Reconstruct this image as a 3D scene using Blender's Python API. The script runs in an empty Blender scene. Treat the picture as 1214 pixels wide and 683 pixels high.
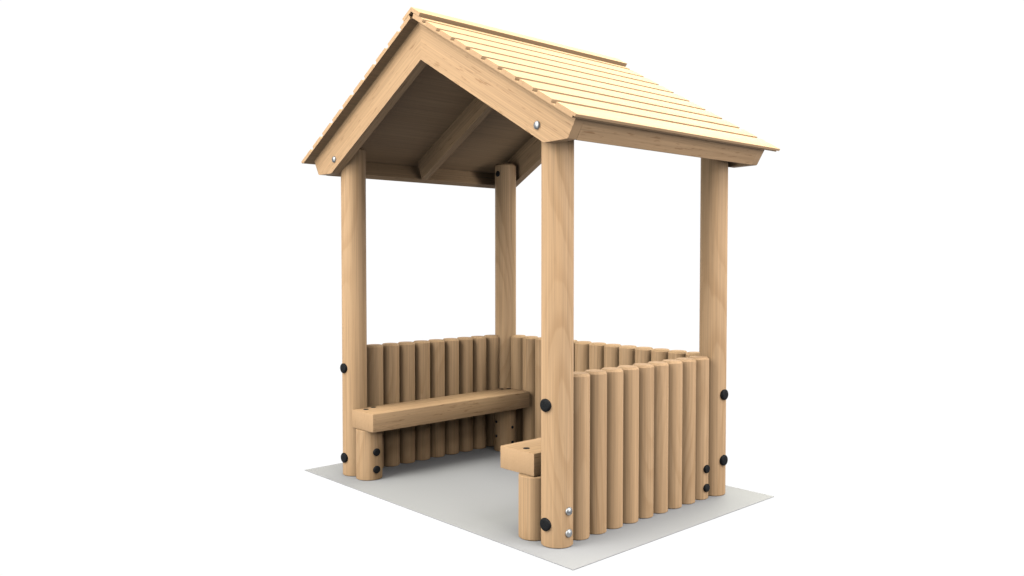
import bpy, bmesh, math
from math import radians, sin, cos, tan, pi, sqrt, hypot
from mathutils import Vector, Matrix

scene = bpy.context.scene
COL = scene.collection

# ------------------------------------------------------------------ dimensions (metres)
W, D = 1.7415, 1.2567            # post centres: x 0 / -W, y 0 / D
XM = -W / 2
RP = 0.075                       # corner post radius
RL = 0.0582                      # fence log radius
HF = 0.785                       # fence height
A30 = radians(29.98)
TN, CS, SN = tan(A30), cos(A30), sin(A30)
ZU = 2.575                       # apex of roof underside
YF, YB = -0.1914, 1.4505         # roof ends
BF0, BF1 = -0.1314, -0.0765      # front bargeboard faces
BB0, BB1 = D + 0.0765, D + 0.1314

# ------------------------------------------------------------------ materials
def new_mat(name):
    m = bpy.data.materials.new(name)
    m.use_nodes = True
    nt = m.node_tree
    nt.nodes.clear()
    out = nt.nodes.new('ShaderNodeOutputMaterial')
    b = nt.nodes.new('ShaderNodeBsdfPrincipled')
    nt.links.new(b.outputs[0], out.inputs[0])
    return m, nt, b

def N(nt, typ, **kw):
    n = nt.nodes.new(typ)
    for k, v in kw.items():
        setattr(n, k, v)
    return n

def math_node(nt, op, a, b=None, c=None):
    n = N(nt, 'ShaderNodeMath', operation=op)
    for i, v in enumerate((a, b, c)):
        if v is None:
            continue
        if isinstance(v, (int, float)):
            n.inputs[i].default_value = v
        else:
            nt.links.new(v, n.inputs[i])
    return n.outputs[0]

def mix_col(nt, fac, a, b, mode='MIX'):
    n = N(nt, 'ShaderNodeMix', data_type='RGBA', blend_type=mode)
    for s, v in ((n.inputs[0], fac), (n.inputs[6], a), (n.inputs[7], b)):
        if isinstance(v, (int, float)):
            s.default_value = v
        elif isinstance(v, tuple):
            s.default_value = (*v, 1)
        else:
            nt.links.new(v, s)
    return n.outputs[2]

def noise(nt, vec, scale, detail=3, rough=.55):
    n = N(nt, 'ShaderNodeTexNoise')
    n.inputs['Scale'].default_value = scale
    n.inputs['Detail'].default_value = detail
    n.inputs['Roughness'].default_value = rough
    nt.links.new(vec, n.inputs['Vector'])
    return n.outputs[0]

def mapped(nt, vec, scale):
    n = N(nt, 'ShaderNodeMapping')
    n.inputs['Scale'].default_value = scale
    nt.links.new(vec, n.inputs['Vector'])
    return n.outputs[0]

BASE = (0.504, 0.317, 0.172)
DARK = (0.395, 0.232, 0.112)
LITE = (0.550, 0.358, 0.204)
RING = 0.0082

def wood(name, axis, ring=0.6, fleck=0.5, contrast=1.0):
    """solid-textured softwood; grain runs along local Z ('Z') or local X ('X')"""
    m, nt, b = new_mat(name)
    tc = N(nt, 'ShaderNodeTexCoord')
    oi = N(nt, 'ShaderNodeObjectInfo')
    # swap so that the grain always runs along z of 'v'
    sep = N(nt, 'ShaderNodeSeparateXYZ')
    nt.links.new(tc.outputs['Object'], sep.inputs[0])
    comb = N(nt, 'ShaderNodeCombineXYZ')
    order = (0, 1, 2) if axis == 'Z' else (1, 2, 0)
    for i, k in enumerate(order):
        nt.links.new(sep.outputs[k], comb.inputs[i])
    off = N(nt, 'ShaderNodeVectorMath', operation='MULTIPLY_ADD')
    comb2 = N(nt, 'ShaderNodeCombineXYZ')
    for i in range(3):
        nt.links.new(oi.outputs['Random'], comb2.inputs[i])
    nt.links.new(comb2.outputs[0], off.inputs[0])
    off.inputs[1].default_value = (3.1, 5.3, 17.0)
    nt.links.new(comb.outputs[0], off.inputs[2])
    v = off.outputs[0]           # per-object shifted coordinates (noise)
    raw = comb.outputs[0]        # unshifted (rings)
    # annual rings: distance from a gently wandering, leaning pith
    s1 = N(nt, 'ShaderNodeSeparateXYZ')
    nt.links.new(raw, s1.inputs[0])
    wn = N(nt, 'ShaderNodeTexNoise')
    wn.inputs['Scale'].default_value = 1.0
    wn.inputs['Detail'].default_value = 0.6
    nt.links.new(mapped(nt, v, (0.0, 0.0, 0.6)), wn.inputs['Vector'])
    sw = N(nt, 'ShaderNodeSeparateColor')
    nt.links.new(wn.outputs[1], sw.inputs[0])
    px = math_node(nt, 'MULTIPLY_ADD', sw.outputs[0], 0.13, -0.065)
    py = math_node(nt, 'MULTIPLY_ADD', sw.outputs[1], 0.13, -0.065)
    dx = math_node(nt, 'SUBTRACT', s1.outputs[0], px)
    dy = math_node(nt, 'SUBTRACT', s1.outputs[1], py)
    d2 = math_node(nt, 'ADD', math_node(nt, 'MULTIPLY', dx, dx), math_node(nt, 'MULTIPLY', dy, dy))
    dist = math_node(nt, 'SQRT', d2)
    wob = noise(nt, mapped(nt, v, (16, 16, 1.5)), 1.0, 2)
    dist = math_node(nt, 'MULTIPLY_ADD', wob, 0.006, dist)
    saw = math_node(nt, 'FRACT', math_node(nt, 'DIVIDE', dist, RING))
    rise = N(nt, 'ShaderNodeMapRange', interpolation_type='SMOOTHSTEP')
    rise.inputs[1].default_value = 0.35
    rise.inputs[2].default_value = 0.86
    nt.links.new(saw, rise.inputs[0])
    drop = N(nt, 'ShaderNodeMapRange', interpolation_type='SMOOTHSTEP')
    drop.inputs[1].default_value = 0.88
    drop.inputs[2].default_value = 1.0
    drop.inputs[3].default_value = 1.0
    drop.inputs[4].default_value = 0.0
    nt.links.new(saw, drop.inputs[0])
    late = math_node(nt, 'MULTIPLY', rise.outputs[0], drop.outputs[0])
    # fibres: fine and medium streaks
    f1 = noise(nt, mapped(nt, v, (210, 210, 2.0)), 1.0, 2, .6)
    f2 = noise(nt, mapped(nt, v, (85, 85, 1.1)), 1.0, 2, .6)
    fib = math_node(nt, 'SUBTRACT', math_node(nt, 'MULTIPLY_ADD', f1, 0.45, math_node(nt, 'MULTIPLY', f2, 0.55)), 0.5)
    # broad tone patches
    pat = noise(nt, mapped(nt, v, (7, 7, 1.6)), 1.0, 3)
    # short dark flecks along the grain
    fl = noise(nt, mapped(nt, v, (95, 95, 11)), 1.0, 2, .5)
    flk = N(nt, 'ShaderNodeMapRange')
    flk.inputs[1].default_value = 0.62
    flk.inputs[2].default_value = 0.71
    nt.links.new(fl, flk.inputs[0])
    # ring visibility varies
    vis = noise(nt, mapped(nt, v, (5, 5, 1.0)), 1.0, 1)
    visr = N(nt, 'ShaderNodeMapRange')
    visr.inputs[1].default_value = 0.35
    visr.inputs[2].default_value = 0.62
    nt.links.new(vis, visr.inputs[0])
    c = mix_col(nt, pat, BASE, LITE)
    rf = math_node(nt, 'MULTIPLY', math_node(nt, 'MULTIPLY', late, visr.outputs[0]), ring)
    c = mix_col(nt, rf, c, DARK)
    c = mix_col(nt, math_node(nt, 'MULTIPLY', flk.outputs[0], fleck), c, (0.33, 0.185, 0.088))
    if axis == 'X':
        # sawn ends (local x faces): calmer tone with a few upright checks
        sn = N(nt, 'ShaderNodeSeparateXYZ')
        nt.links.new(tc.outputs['Normal'], sn.inputs[0])
        endf = math_node(nt, 'GREATER_THAN', math_node(nt, 'ABSOLUTE', sn.outputs[0]), 0.8)
        chk = noise(nt, mapped(nt, v, (62, 9, 1)), 1.0, 2, .5)
        cm = N(nt, 'ShaderNodeMapRange')
        cm.inputs[1].default_value = 0.66
        cm.inputs[2].default_value = 0.72
        nt.links.new(chk, cm.inputs[0])
        ends = noise(nt, mapped(nt, v, (120, 6, 1)), 1.0, 2, .5)
        ecol = mix_col(nt, ends, BASE, LITE)
        ecol = mix_col(nt, math_node(nt, 'MULTIPLY', cm.outputs[0], 0.55), ecol, DARK)
        c = mix_col(nt, endf, c, ecol)
        fib = math_node(nt, 'MULTIPLY', fib, math_node(nt, 'SUBTRACT', 1.0, math_node(nt, 'MULTIPLY', endf, 0.8)))
    g = math_node(nt, 'MULTIPLY_ADD', fib, 1.0 * contrast, 1.0)
    tone = math_node(nt, 'MULTIPLY_ADD', oi.outputs['Random'], 0.07, 0.955)
    g = math_node(nt, 'MULTIPLY', g, tone)
    gc = N(nt, 'ShaderNodeCombineColor')
    for i in range(3):
        nt.links.new(g, gc.inputs[i])
    c = mix_col(nt, 1.0, c, gc.outputs[0], 'MULTIPLY')
    nt.links.new(c, b.inputs['Base Color'])
    b.inputs['Roughness'].default_value = 0.62
    b.inputs['Specular IOR Level'].default_value = 0.22
    bump = N(nt, 'ShaderNodeBump')
    bump.inputs['Strength'].default_value = 0.12
    bump.inputs['Distance'].default_value = 0.002
    nt.links.new(fib, bump.inputs['Height'])
    nt.links.new(bump.outputs[0], b.inputs['Normal'])
    return m

M_LOG = wood('log_wood', 'Z', ring=0.46, fleck=0.12)
M_BOARD = wood('board_wood', 'X', ring=0.30, fleck=0.8)
M_ROOF = wood('roof_board_wood', 'X', ring=0.25, fleck=0.15, contrast=0.8)

def plain(name, col, rough, metal=0.0, spec=0.5):
    m, nt, b = new_mat(name)
    b.inputs['Base Color'].default_value = (*col, 1)
    b.inputs['Roughness'].default_value = rough
    b.inputs['Metallic'].default_value = metal
    b.inputs['Specular IOR Level'].default_value = spec
    return m, nt, b

M_STEEL, _nt, _b = plain('galvanised_steel', (0.40, 0.41, 0.42), 0.42, 1.0)
_tc = N(_nt, 'ShaderNodeTexCoord')
_n = noise(_nt, _tc.outputs['Object'], 90, 2)
_nt.links.new(math_node(_nt, 'MULTIPLY_ADD', _n, 0.2, 0.34), _b.inputs['Roughness'])

# black plastic cap with a fine knurled face
M_CAP, _nt, _b = plain('black_plastic', (0.014, 0.015, 0.016), 0.6, 0, 0.15)
_tc = N(_nt, 'ShaderNodeTexCoord')
_v = N(_nt, 'ShaderNodeTexVoronoi')
_v.inputs['Scale'].default_value = 170
_nt.links.new(_tc.outputs['Object'], _v.inputs['Vector'])
_bp = N(_nt, 'ShaderNodeBump')
_bp.inputs['Strength'].default_value = 0.5
_bp.inputs['Distance'].default_value = 0.003
_nt.links.new(_v.outputs[0], _bp.inputs['Height'])
_nt.links.new(_bp.outputs[0], _b.inputs['Normal'])
_nt.links.new(mix_col(_nt, _v.outputs[0], (0.016, 0.017, 0.019), (0.006, 0.006, 0.007)), _b.inputs['Base Color'])

M_PAD, _nt, _b = plain('grey_pad_surface', (0.42, 0.42, 0.405), 0.7, 0, 0.3)
_tc = N(_nt, 'ShaderNodeTexCoord')
_n = noise(_nt, _tc.outputs['Object'], 3.0, 4)
_nt.links.new(mix_col(_nt, _n, (0.366, 0.363, 0.374), (0.380, 0.377, 0.388)), _b.inputs['Base Color'])

# ------------------------------------------------------------------ object helpers
ROOT_LOC = Vector((XM, D / 2, 0))
WORLD = {}

def link(name, bm, mat, M=None, parent=None, sharp=35, bevel=0.0, seg=2, along_y=False):
    """link bm (world coordinates) as one mesh object whose frame is M"""
    M = M or Matrix.Identity(4)
    bmesh.ops.recalc_face_normals(bm, faces=bm.faces)
    if bevel:
        es = [e for e in bm.edges if len(e.link_faces) == 2 and e.calc_face_angle() > radians(30)]
        if along_y:      # arrises that run along y only; mitres and butt joints stay tight
            es = [e for e in es if abs((e.verts[0].co - e.verts[1].co).normalized().y) > 0.9 and abs(e.verts[0].co.x - XM) > 0.01]
        bmesh.ops.bevel(bm, geom=es, offset=bevel, segments=seg, affect='EDGES', profile=0.5)
    bm.transform(M.inverted())
    for f in bm.faces:
        f.smooth = True
    for e in bm.edges:
        if len(e.link_faces) == 2 and e.calc_face_angle() > radians(sharp):
            e.smooth = False
    me = bpy.data.meshes.new(name)
    bm.to_mesh(me)
    bm.free()
    me.materials.append(mat)
    o = bpy.data.objects.new(name, me)
    COL.objects.link(o)
    WORLD[o.name] = M
    if parent is not None:
        o.parent = parent
        L = WORLD[parent.name].inverted() @ M
    else:
        L = M
    o.matrix_local = L
    return o

def lathe(prof, M, seg=40):
    """profile [(r, z)] turned about local z, moved by M into the world"""
    bm = bmesh.new()
    rings = []
    for r, z in prof:
        if r < 1e-6:
            rings.append([bm.verts.new((0, 0, z))])
        else:
            rings.append([bm.verts.new((r * cos(2 * pi * i / seg), r * sin(2 * pi * i / seg), z)) for i in range(seg)])
    for a, b in zip(rings, rings[1:]):
        if len(a) == 1 and len(b) == 1:
            continue
        for i in range(seg):
            j = (i + 1) % seg
            if len(a) == 1:
                bm.faces.new((a[0], b[i], b[j]))
            elif len(b) == 1:
                bm.faces.new((a[i], a[j], b[0]))
            else:
                bm.faces.new((a[i], a[j], b[j], b[i]))
    for ring, flip in ((rings[0], True), (rings[-1], False)):
        if len(ring) > 1:
            bm.faces.new(ring[::-1] if flip else ring)
    bm.transform(M)
    return bm

def T(x, y, z):
    return Matrix.Translation((x, y, z))

def facing(loc, d):
    """frame at loc whose local z points along d"""
    return T(*loc) @ Vector(d).to_track_quat('Z', 'Y').to_matrix().to_4x4()

shelter = bpy.data.objects.new('timber_shelter', None)
COL.objects.link(shelter)
shelter.location = ROOT_LOC
WORLD[shelter.name] = T(*ROOT_LOC)
shelter['label'] = 'timber play shelter with pitched board roof, low log sides and two benches on grey pad'
shelter['category'] = 'shelter'

def log(name, x, y, r, h, chamf, parent, spin=0.0, z0=0.0):
    M = T(x, y, z0) @ Matrix.Rotation(spin, 4, 'Z')
    c = chamf
    prof = [(r - 0.004, 0), (r, 0.004), (r, h - c), (r - c, h)]
    return link(name, lathe(prof, M, 48), M_LOG, M, parent, sharp=30)

def cap(loc, d, parent, r=0.030, t=0.011):
    """black disc cap standing t proud of loc"""
    M = facing(loc, d)
    prof = [(r, -0.012), (r, t - 0.003), (r - 0.003, t), (r * 0.55, t + 0.001), (0, t + 0.001)]
    return link('bolt_cap', lathe(prof, M, 28), M_CAP, M, parent, sharp=50)

def bolt(loc, d, parent, r=0.0195):
    """domed steel bolt head on a thin washer lip"""
    M = facing(loc, d)
    prof = [(r, -0.01), (r, 0.002)]
    for k in range(1, 7):
        a = k / 6 * pi / 2
        prof.append((r * cos(a) if k < 6 else 0, 0.002 + 0.55 * r * sin(a)))
    return link('bolt_head', lathe(prof, M, 28), M_STEEL, M, parent, sharp=60)

def box(x0, x1, y0, y1, z0, z1):
    bm = bmesh.new()
    bmesh.ops.create_cube(bm, size=1)
    for v in bm.verts:
        v.co = Vector(((x0 + x1) / 2 + v.co.x * (x1 - x0), (y0 + y1) / 2 + v.co.y * (y1 - y0), (z0 + z1) / 2 + v.co.z * (z1 - z0)))
    return bm

def prism_y(pts, y0, y1):
    """polygon in the x-z plane extruded along y"""
    bm = bmesh.new()
    a = [bm.verts.new((x, y0, z)) for x, z in pts]
    b = [bm.verts.new((x, y1, z)) for x, z in pts]
    n = len(pts)
    bm.faces.new(a)
    bm.faces.new(b[::-1])
    for i in range(n):
        j = (i + 1) % n
        bm.faces.new((a[i], b[i], b[j], a[j]))
    return bm

# ------------------------------------------------------------------ ground pad
pad = link('ground', box(-2.0341, 0.2774, -0.1863, 1.4511, -0.004, 0.0), M_PAD, T(XM, D / 2, 0), None)
pad['kind'] = 'structure'

# ------------------------------------------------------------------ corner posts
PH = 2.0
posts = {}
for key, x, y, spin in (('N', 0, 0, 2.2), ('L', -W, 0, 0.6), ('R', 0, D, 4.0), ('B', -W, D, 5.1)):
    posts[key] = log('corner_post', x, y, RP, PH, 0.012, shelter, spin)
p = posts
cap((0, -RP, 0.657), (0, -1, 0), p['N']); cap((0, -RP, 0.107), (0, -1, 0), p['N'])
bolt((RP, 0, 0.169), (1, 0, 0), p['N']); bolt((RP, 0, 0.067), (1, 0, 0), p['N'])
cap((-W, -RP, 0.661), (0, -1, 0), p['L']); cap((-W, -RP, 0.111), (0, -1, 0), p['L'])
cap((RP, D, 0.569), (1, 0, 0), p['R']); cap((RP, D, 0.200), (1, 0, 0), p['R'])
cap((-W, D - RP, 1.929), (0, -1, 0), p['B'], r=0.021, t=0.004)
cap((0, D - RP, 1.929), (0, -1, 0), p['R'], r=0.022)

# ------------------------------------------------------------------ fence logs
def fence(spots, tag):
    out = []
    for i, (x, y) in enumerate(spots):
        out.append(log('fence_log', x, y, RL, HF, 0.0115, shelter, spin=(i * 2.399 + tag) % 6.283))
    return out

near = fence([(-0.0025, 0.1420 + i * 0.1225) for i in range(9)], 0.3)
left = fence([(-1.7781, 0.1657 + i * 0.1232) for i in range(9)], 1.9)
back = fence([(-1.6430 + i * 0.1253, D + 0.036) for i in range(13)], 4.4)
for z in (0.170, 0.065):
    cap((-0.0025 + RL, 0.1408 + 8 * 0.1225, z), (1, 0, 0), near[8], r=0.0225, t=0.010)

# ------------------------------------------------------------------ benches
BZ0, BZ1 = 0.3023, 0.4121
def bench(x0, x1, y0, y1, legs, tops):
    M = T((x0 + x1) / 2, (y0 + y1) / 2, (BZ0 + BZ1) / 2) @ Matrix.Rotation(radians(90), 4, 'Z')
    seat = link('bench_seat', box(x0, x1, y0, y1, BZ0, BZ1), M_BOARD, M, shelter, sharp=40, bevel=0.004)
    for (x, y) in tops:
        cap((x, y, BZ1), (0, 0, 1), seat, r=0.018, t=0.002)
    for (x, y, r, caps) in legs:
        g = log('bench_leg', x, y, r, BZ0 - 0.002, 0.002, shelter, spin=x * 7 + y * 3)
        for (cx, cy, z, d, kind) in caps:
            cap((cx, cy, z), d, g, r=0.0225 if kind == 'cap' else 0.010, t=0.010 if kind == 'cap' else 0.007)
LX, LR = -1.601, 0.079
bench(-1.6996, -1.4604, -0.0526, 1.2274,
      [(LX, 0.011, LR, [(LX + LR, 0.011, 0.169, (1, 0, 0), 'cap'), (LX + LR, 0.011, 0.064, (1, 0, 0), 'cap')]),
       (LX + 0.004, 1.12, 0.075, [(LX, 1.12 - 0.075, 0.205, (0, -1, 0), 'small'), (LX, 1.12 - 0.075, 0.105, (0, -1, 0), 'small'),
                       (LX + 0.079, 1.12, 0.169, (1, 0, 0), 'small'), (LX + 0.079, 1.12, 0.064, (1, 0, 0), 'small')])],
      [(-1.629, 0.009), (-1.660, 0.081), (-1.668, 1.150), (-1.641, 1.195)])
RX = -0.148
bench(-0.3385, -0.1006, -0.0526, 1.2274,
      [(RX, -0.005, 0.075, []), (RX, 1.12, 0.075, [])],
      [(-0.207, 0.0), (-0.207, 1.17)])

# ------------------------------------------------------------------ roof frame
B = (1.0578, 1.8455)
Ax = 1.1096
Az = ZU - TN * Ax - 0.001
Cx, Cz = 0.9095, 1.8430
ZI = Cz + TN * Cx
def slope_frame(s, y, z=ZU):
    """local x runs down the slope on side s, local z is the roof normal"""
    ex = Vector((s * CS, 0, -SN)); ez = Vector((s * SN, 0, CS)); ey = ez.cross(ex)
    R = Matrix((ex, ey, ez)).transposed().to_4x4()
    return T(XM, y, z) @ R

def barge(s, y0, y1, front):
    zu = ZU - 0.001
    pts = [(0, zu), (Ax, Az), B, (Cx, Cz), (0, ZI)]
    e = 0.00005 * s
    bm = prism_y([(XM + s * x + (e if x == 0 else 0), z) for x, z in pts], y0, y1)
    o = link('bargeboard', bm, M_BOARD, slope_frame(s, (y0 + y1) / 2), shelter, sharp=40, bevel=0.003, seg=1, along_y=True)
    bx = XM + s * W / 2
    if front:
        bolt((bx, y0, 1.924), (0, -1, 0), o, r=0.02)
    else:
        bolt((bx, y1, 1.924), (0, 1, 0), o, r=0.02)
for s in (-1, 1):
    barge(s, BF0, BF1, True)
    barge(s, BB0, BB1, False)

FT = 0.045
def fascia(s):
    y0, y1 = BF1 + 0.0001, BB0 - 0.0001
    ix, iz = -FT * CS, FT * SN
    pts = [(Ax, Az), (B[0], B[1] - 0.003), (B[0] + ix, B[1] - 0.003 + iz), (Ax + ix, Az + iz)]
    M = T(XM + s * 1.06, D / 2, 1.9) @ Matrix.Rotation(radians(90), 4, 'Z')
    link('eave_beam', prism_y([(XM + s * x, z) for x, z in pts], y0, y1), M_BOARD, M, shelter, sharp=40, bevel=0.003, seg=1, along_y=True)
def rafter(s):
    y0, y1 = 0.603, 0.653
    d = 0.125 / CS
    xi = B[0] - FT * CS - 0.002
    zb = ZU - d
    pts = [(0, ZU - 0.001), (xi + 0.012, ZU - TN * (xi + 0.012) - 0.001), (xi - 0.03, zb - TN * (xi - 0.03)), (0, zb)]
    e = 0.0004 * s
    bm = prism_y([(XM + s * x + (e if x == 0 else 0), z) for x, z in pts], y0, y1)
    link('rafter', bm, M_BOARD, slope_frame(s, 0.628), shelter, sharp=40, bevel=0.002, seg=1, along_y=True)
for s in (-1, 1):
    fascia(s)
    rafter(s)

# ------------------------------------------------------------------ roof slopes: ten grooved boards each
PITCH, TH, GROOVE, TONGUE = 0.1331, 0.024, 0.030, 0.007
def roof(s):
    M = slope_frame(s, (YF + YB) / 2)
    # profile along the slope (u down, n outward), one continuous sheet
    prof_top = []
    rr = 0.0016
    u0 = 0.010
    for i in range(10):
        a = u0 if i == 0 else i * PITCH
        b = (i + 1) * PITCH - (0 if i == 9 else GROOVE)
        prof_top += [(a, TH - rr), (a + rr * .3, TH - rr * .3), (a + rr, TH), (b - rr, TH), (b - rr * .3, TH - rr * .3), (b, TH - rr)]
        if i < 9:
            prof_top += [(b, TONGUE), ((i + 1) * PITCH, TONGUE)]
    end = 10 * PITCH
    # the eave board laps past the thin lining below it
    pts = [(u0, 0.0)] + prof_top + [(end - 0.002, 0.0105), (end - 0.016, 0.0105), (end - 0.016, 0.0)]
    hl = (YB - YF) / 2
    bm = bmesh.new()
    a = [bm.verts.new((u, -hl, n)) for u, n in pts]
    b = [bm.verts.new((u, hl, n)) for u, n in pts]
    n_ = len(pts)
    for i in range(n_):
        j = (i + 1) % n_
        bm.faces.new((a[i], b[i], b[j], a[j]))
    # end faces: one convex polygon per board crown plus one strip for the tongue layer
    for ring, flip in ((a, True), (b, False)):
        base_l, base_r = ring[0], ring[-1]
        y = ring[0].co.y
        seam = []
        groups = []
        k = 1
        for i in range(10):
            groups.append(ring[k:k + 6])
            k += 6 + (2 if i < 9 else 0)
        # vertical feet of every crown, at the underside
        for i, g in enumerate(groups):
            lo = ring[0] if i == 0 else bm.verts.new((g[0].co.x, y, 0))
            hi = ring[-1] if i == 9 else bm.verts.new((g[-1].co.x, y, 0))
            poly = [lo] + g + ([hi] if i < 9 else ring[-3:])
            bm.faces.new(poly[::-1] if flip else poly)
            seam.append((lo, hi))
            if i:
                t0, t1 = ring[1 + 8 * (i - 1) + 6], ring[1 + 8 * (i - 1) + 7]
                poly = [seam[i - 1][1], t0, t1, lo]
                bm.faces.new(poly[::-1] if flip else poly)
    bm.transform(M)
    # grain runs along y: object frame with local x along world y
    F = M @ Matrix.Rotation(radians(90), 4, 'Z')
    return link('roof_slope', bm, M_ROOF, F, shelter, sharp=30)
roofs = {s: roof(s) for s in (-1, 1)}

def ridge(s):
    t = 0.0215
    zt = ZU + TH / CS + 0.0006
    M = slope_frame(s, (YF + YB) / 2, zt)
    Wd = 0.080
    # local: u down slope, n outward; mitred at the apex plane
    pts = [(0.0004, 0.0), (Wd - 0.004, 0.0), (Wd, t), (-t * TN + 0.0004, t)]
    hl = (YB - YF) / 2 + 0.0015
    bm = bmesh.new()
    a = [bm.verts.new((u, -hl, n)) for u, n in pts]
    b = [bm.verts.new((u, hl, n)) for u, n in pts]
    for i in range(4):
        j = (i + 1) % 4
        bm.faces.new((a[i], b[i], b[j], a[j]))
    bm.faces.new(a[::-1]); bm.faces.new(b)
    bm.transform(M)
    F = M @ Matrix.Rotation(radians(90), 4, 'Z')
    return link('ridge_board', bm, M_ROOF, F, shelter, sharp=30, bevel=0.0012, seg=1)
for s in (-1, 1):
    ridge(s)

# ------------------------------------------------------------------ camera
cam_d = bpy.data.cameras.new('camera')
cam = bpy.data.objects.new('camera', cam_d)
COL.objects.link(cam)
YAW, PIT, F = -0.8262, -0.0336, 992.9
cam.location = (2.6976, -2.7715, 1.3215)
cam.rotation_euler = (pi / 2 + PIT, 0, -YAW)
cam_d.sensor_fit = 'HORIZONTAL'
cam_d.sensor_width = 36
cam_d.lens = F / 1214 * 36
cam_d.clip_start = 0.05
cam_d.clip_end = 200
scene.camera = cam

# ------------------------------------------------------------------ studio: a white wrap-round wall behind the piece, added ambient fill elsewhere
w = bpy.data.worlds.new('World')
scene.world = w
w.use_nodes = True
nt = w.node_tree
nt.nodes.clear()
wo = nt.nodes.new('ShaderNodeOutputWorld')
bg = nt.nodes.new('ShaderNodeBackground')
nt.links.new(bg.outputs[0], wo.inputs[0])
tc = nt.nodes.new('ShaderNodeTexCoord')
sp = N(nt, 'ShaderNodeSeparateXYZ')
nt.links.new(tc.outputs['Generated'], sp.inputs[0])
flat = N(nt, 'ShaderNodeCombineXYZ')
nt.links.new(sp.outputs[0], flat.inputs[0])
nt.links.new(sp.outputs[1], flat.inputs[1])
nrm = N(nt, 'ShaderNodeVectorMath', operation='NORMALIZE')
nt.links.new(flat.outputs[0], nrm.inputs[0])
dot = N(nt, 'ShaderNodeVectorMath', operation='DOT_PRODUCT')
nt.links.new(nrm.outputs[0], dot.inputs[0])
dot.inputs[1].default_value = (sin(YAW), cos(YAW), 0)
def ramp(v, a, b, lo=0.0, hi=1.0):
    mr = N(nt, 'ShaderNodeMapRange', interpolation_type='SMOOTHSTEP')
    for i, x in enumerate((a, b, lo, hi)):
        mr.inputs[i + 1].default_value = x
    nt.links.new(v, mr.inputs[0])
    return mr.outputs[0]
az_w = ramp(dot.outputs['Value'], 0.42, 0.60)
el_abs = math_node(nt, 'ABSOLUTE', sp.outputs[2])
el_w = ramp(el_abs, 0.41, 0.50, 1.0, 0.0)
wall = math_node(nt, 'MULTIPLY', az_w, el_w)
# ambient fill added round the rest: cool grey low down, lighter above
upv = ramp(sp.outputs[2], -0.05, 0.25)
amb_fill = mix_col(nt, upv, (0.153, 0.166, 0.195), (0.52, 0.50, 0.46))
nt.links.new(mix_col(nt, wall, amb_fill, (1.02, 1.02, 1.02)), bg.inputs[0])
bg.inputs[1].default_value = 1.0

def area(name, loc, target, size, power, col=(1, 1, 1)):
    l = bpy.data.lights.new(name, 'AREA')
    l.shape = 'RECTANGLE'
    l.size, l.size_y = size
    l.energy = power
    l.color = col
    o = bpy.data.objects.new(name, l)
    COL.objects.link(o)
    o.location = loc
    o.rotation_euler = (Vector(target) - Vector(loc)).to_track_quat('-Z', 'Y').to_euler()
    return o
def softbox(name, az, el, x, size, d=8.0, col=(1, 1, 1), aim=(XM, D / 2, 0.9)):
    """area lamp d metres from the piece; x is the radiance it gives a white card facing it"""
    a, e = radians(az), radians(el)
    loc = Vector(aim) + d * Vector((cos(a) * cos(e), sin(a) * cos(e), sin(e)))
    area(name, loc, aim, size, pi * pi * x * d * d, col)
softbox('front_low_softbox', -93, 5, 0.20, (4.0, 3.0), col=(1.0, 1.0, 0.96))
softbox('key_softbox', -95, 29, 0.64, (4.4, 4.4), col=(1.0, 1.0, 0.96))
softbox('front_top_softbox', -105, 50, 0.42, (4.4, 4.4))
softbox('overhead_softbox', 0, 89.9, 0.88, (4.6, 4.6), col=(1.0, 1.0, 0.72))
softbox('rear_top_softbox', 90, 50, 0.74, (4.4, 4.4), col=(1.0, 1.0, 0.84))
softbox('side_top_softbox', 0, 50, 0.60, (4.4, 4.4))
softbox('side_fill_softbox', 16, 12, 0.54, (4.6, 4.2))
softbox('floor_bounce_fill', -90, -20, 0.115, (4.4, 4.0), col=(0.95, 1.0, 1.0))  # unseen lamp below pad level, added to stand in for floor bounce

scene.view_settings.view_transform = 'Standard'
scene.view_settings.look = 'None'
scene.view_settings.exposure = 0
scene.view_settings.gamma = 1
scene.render.engine = 'CYCLES'
scene.cycles.use_denoising = True
scene.cycles.max_bounces = 8
scene.cycles.diffuse_bounces = 0
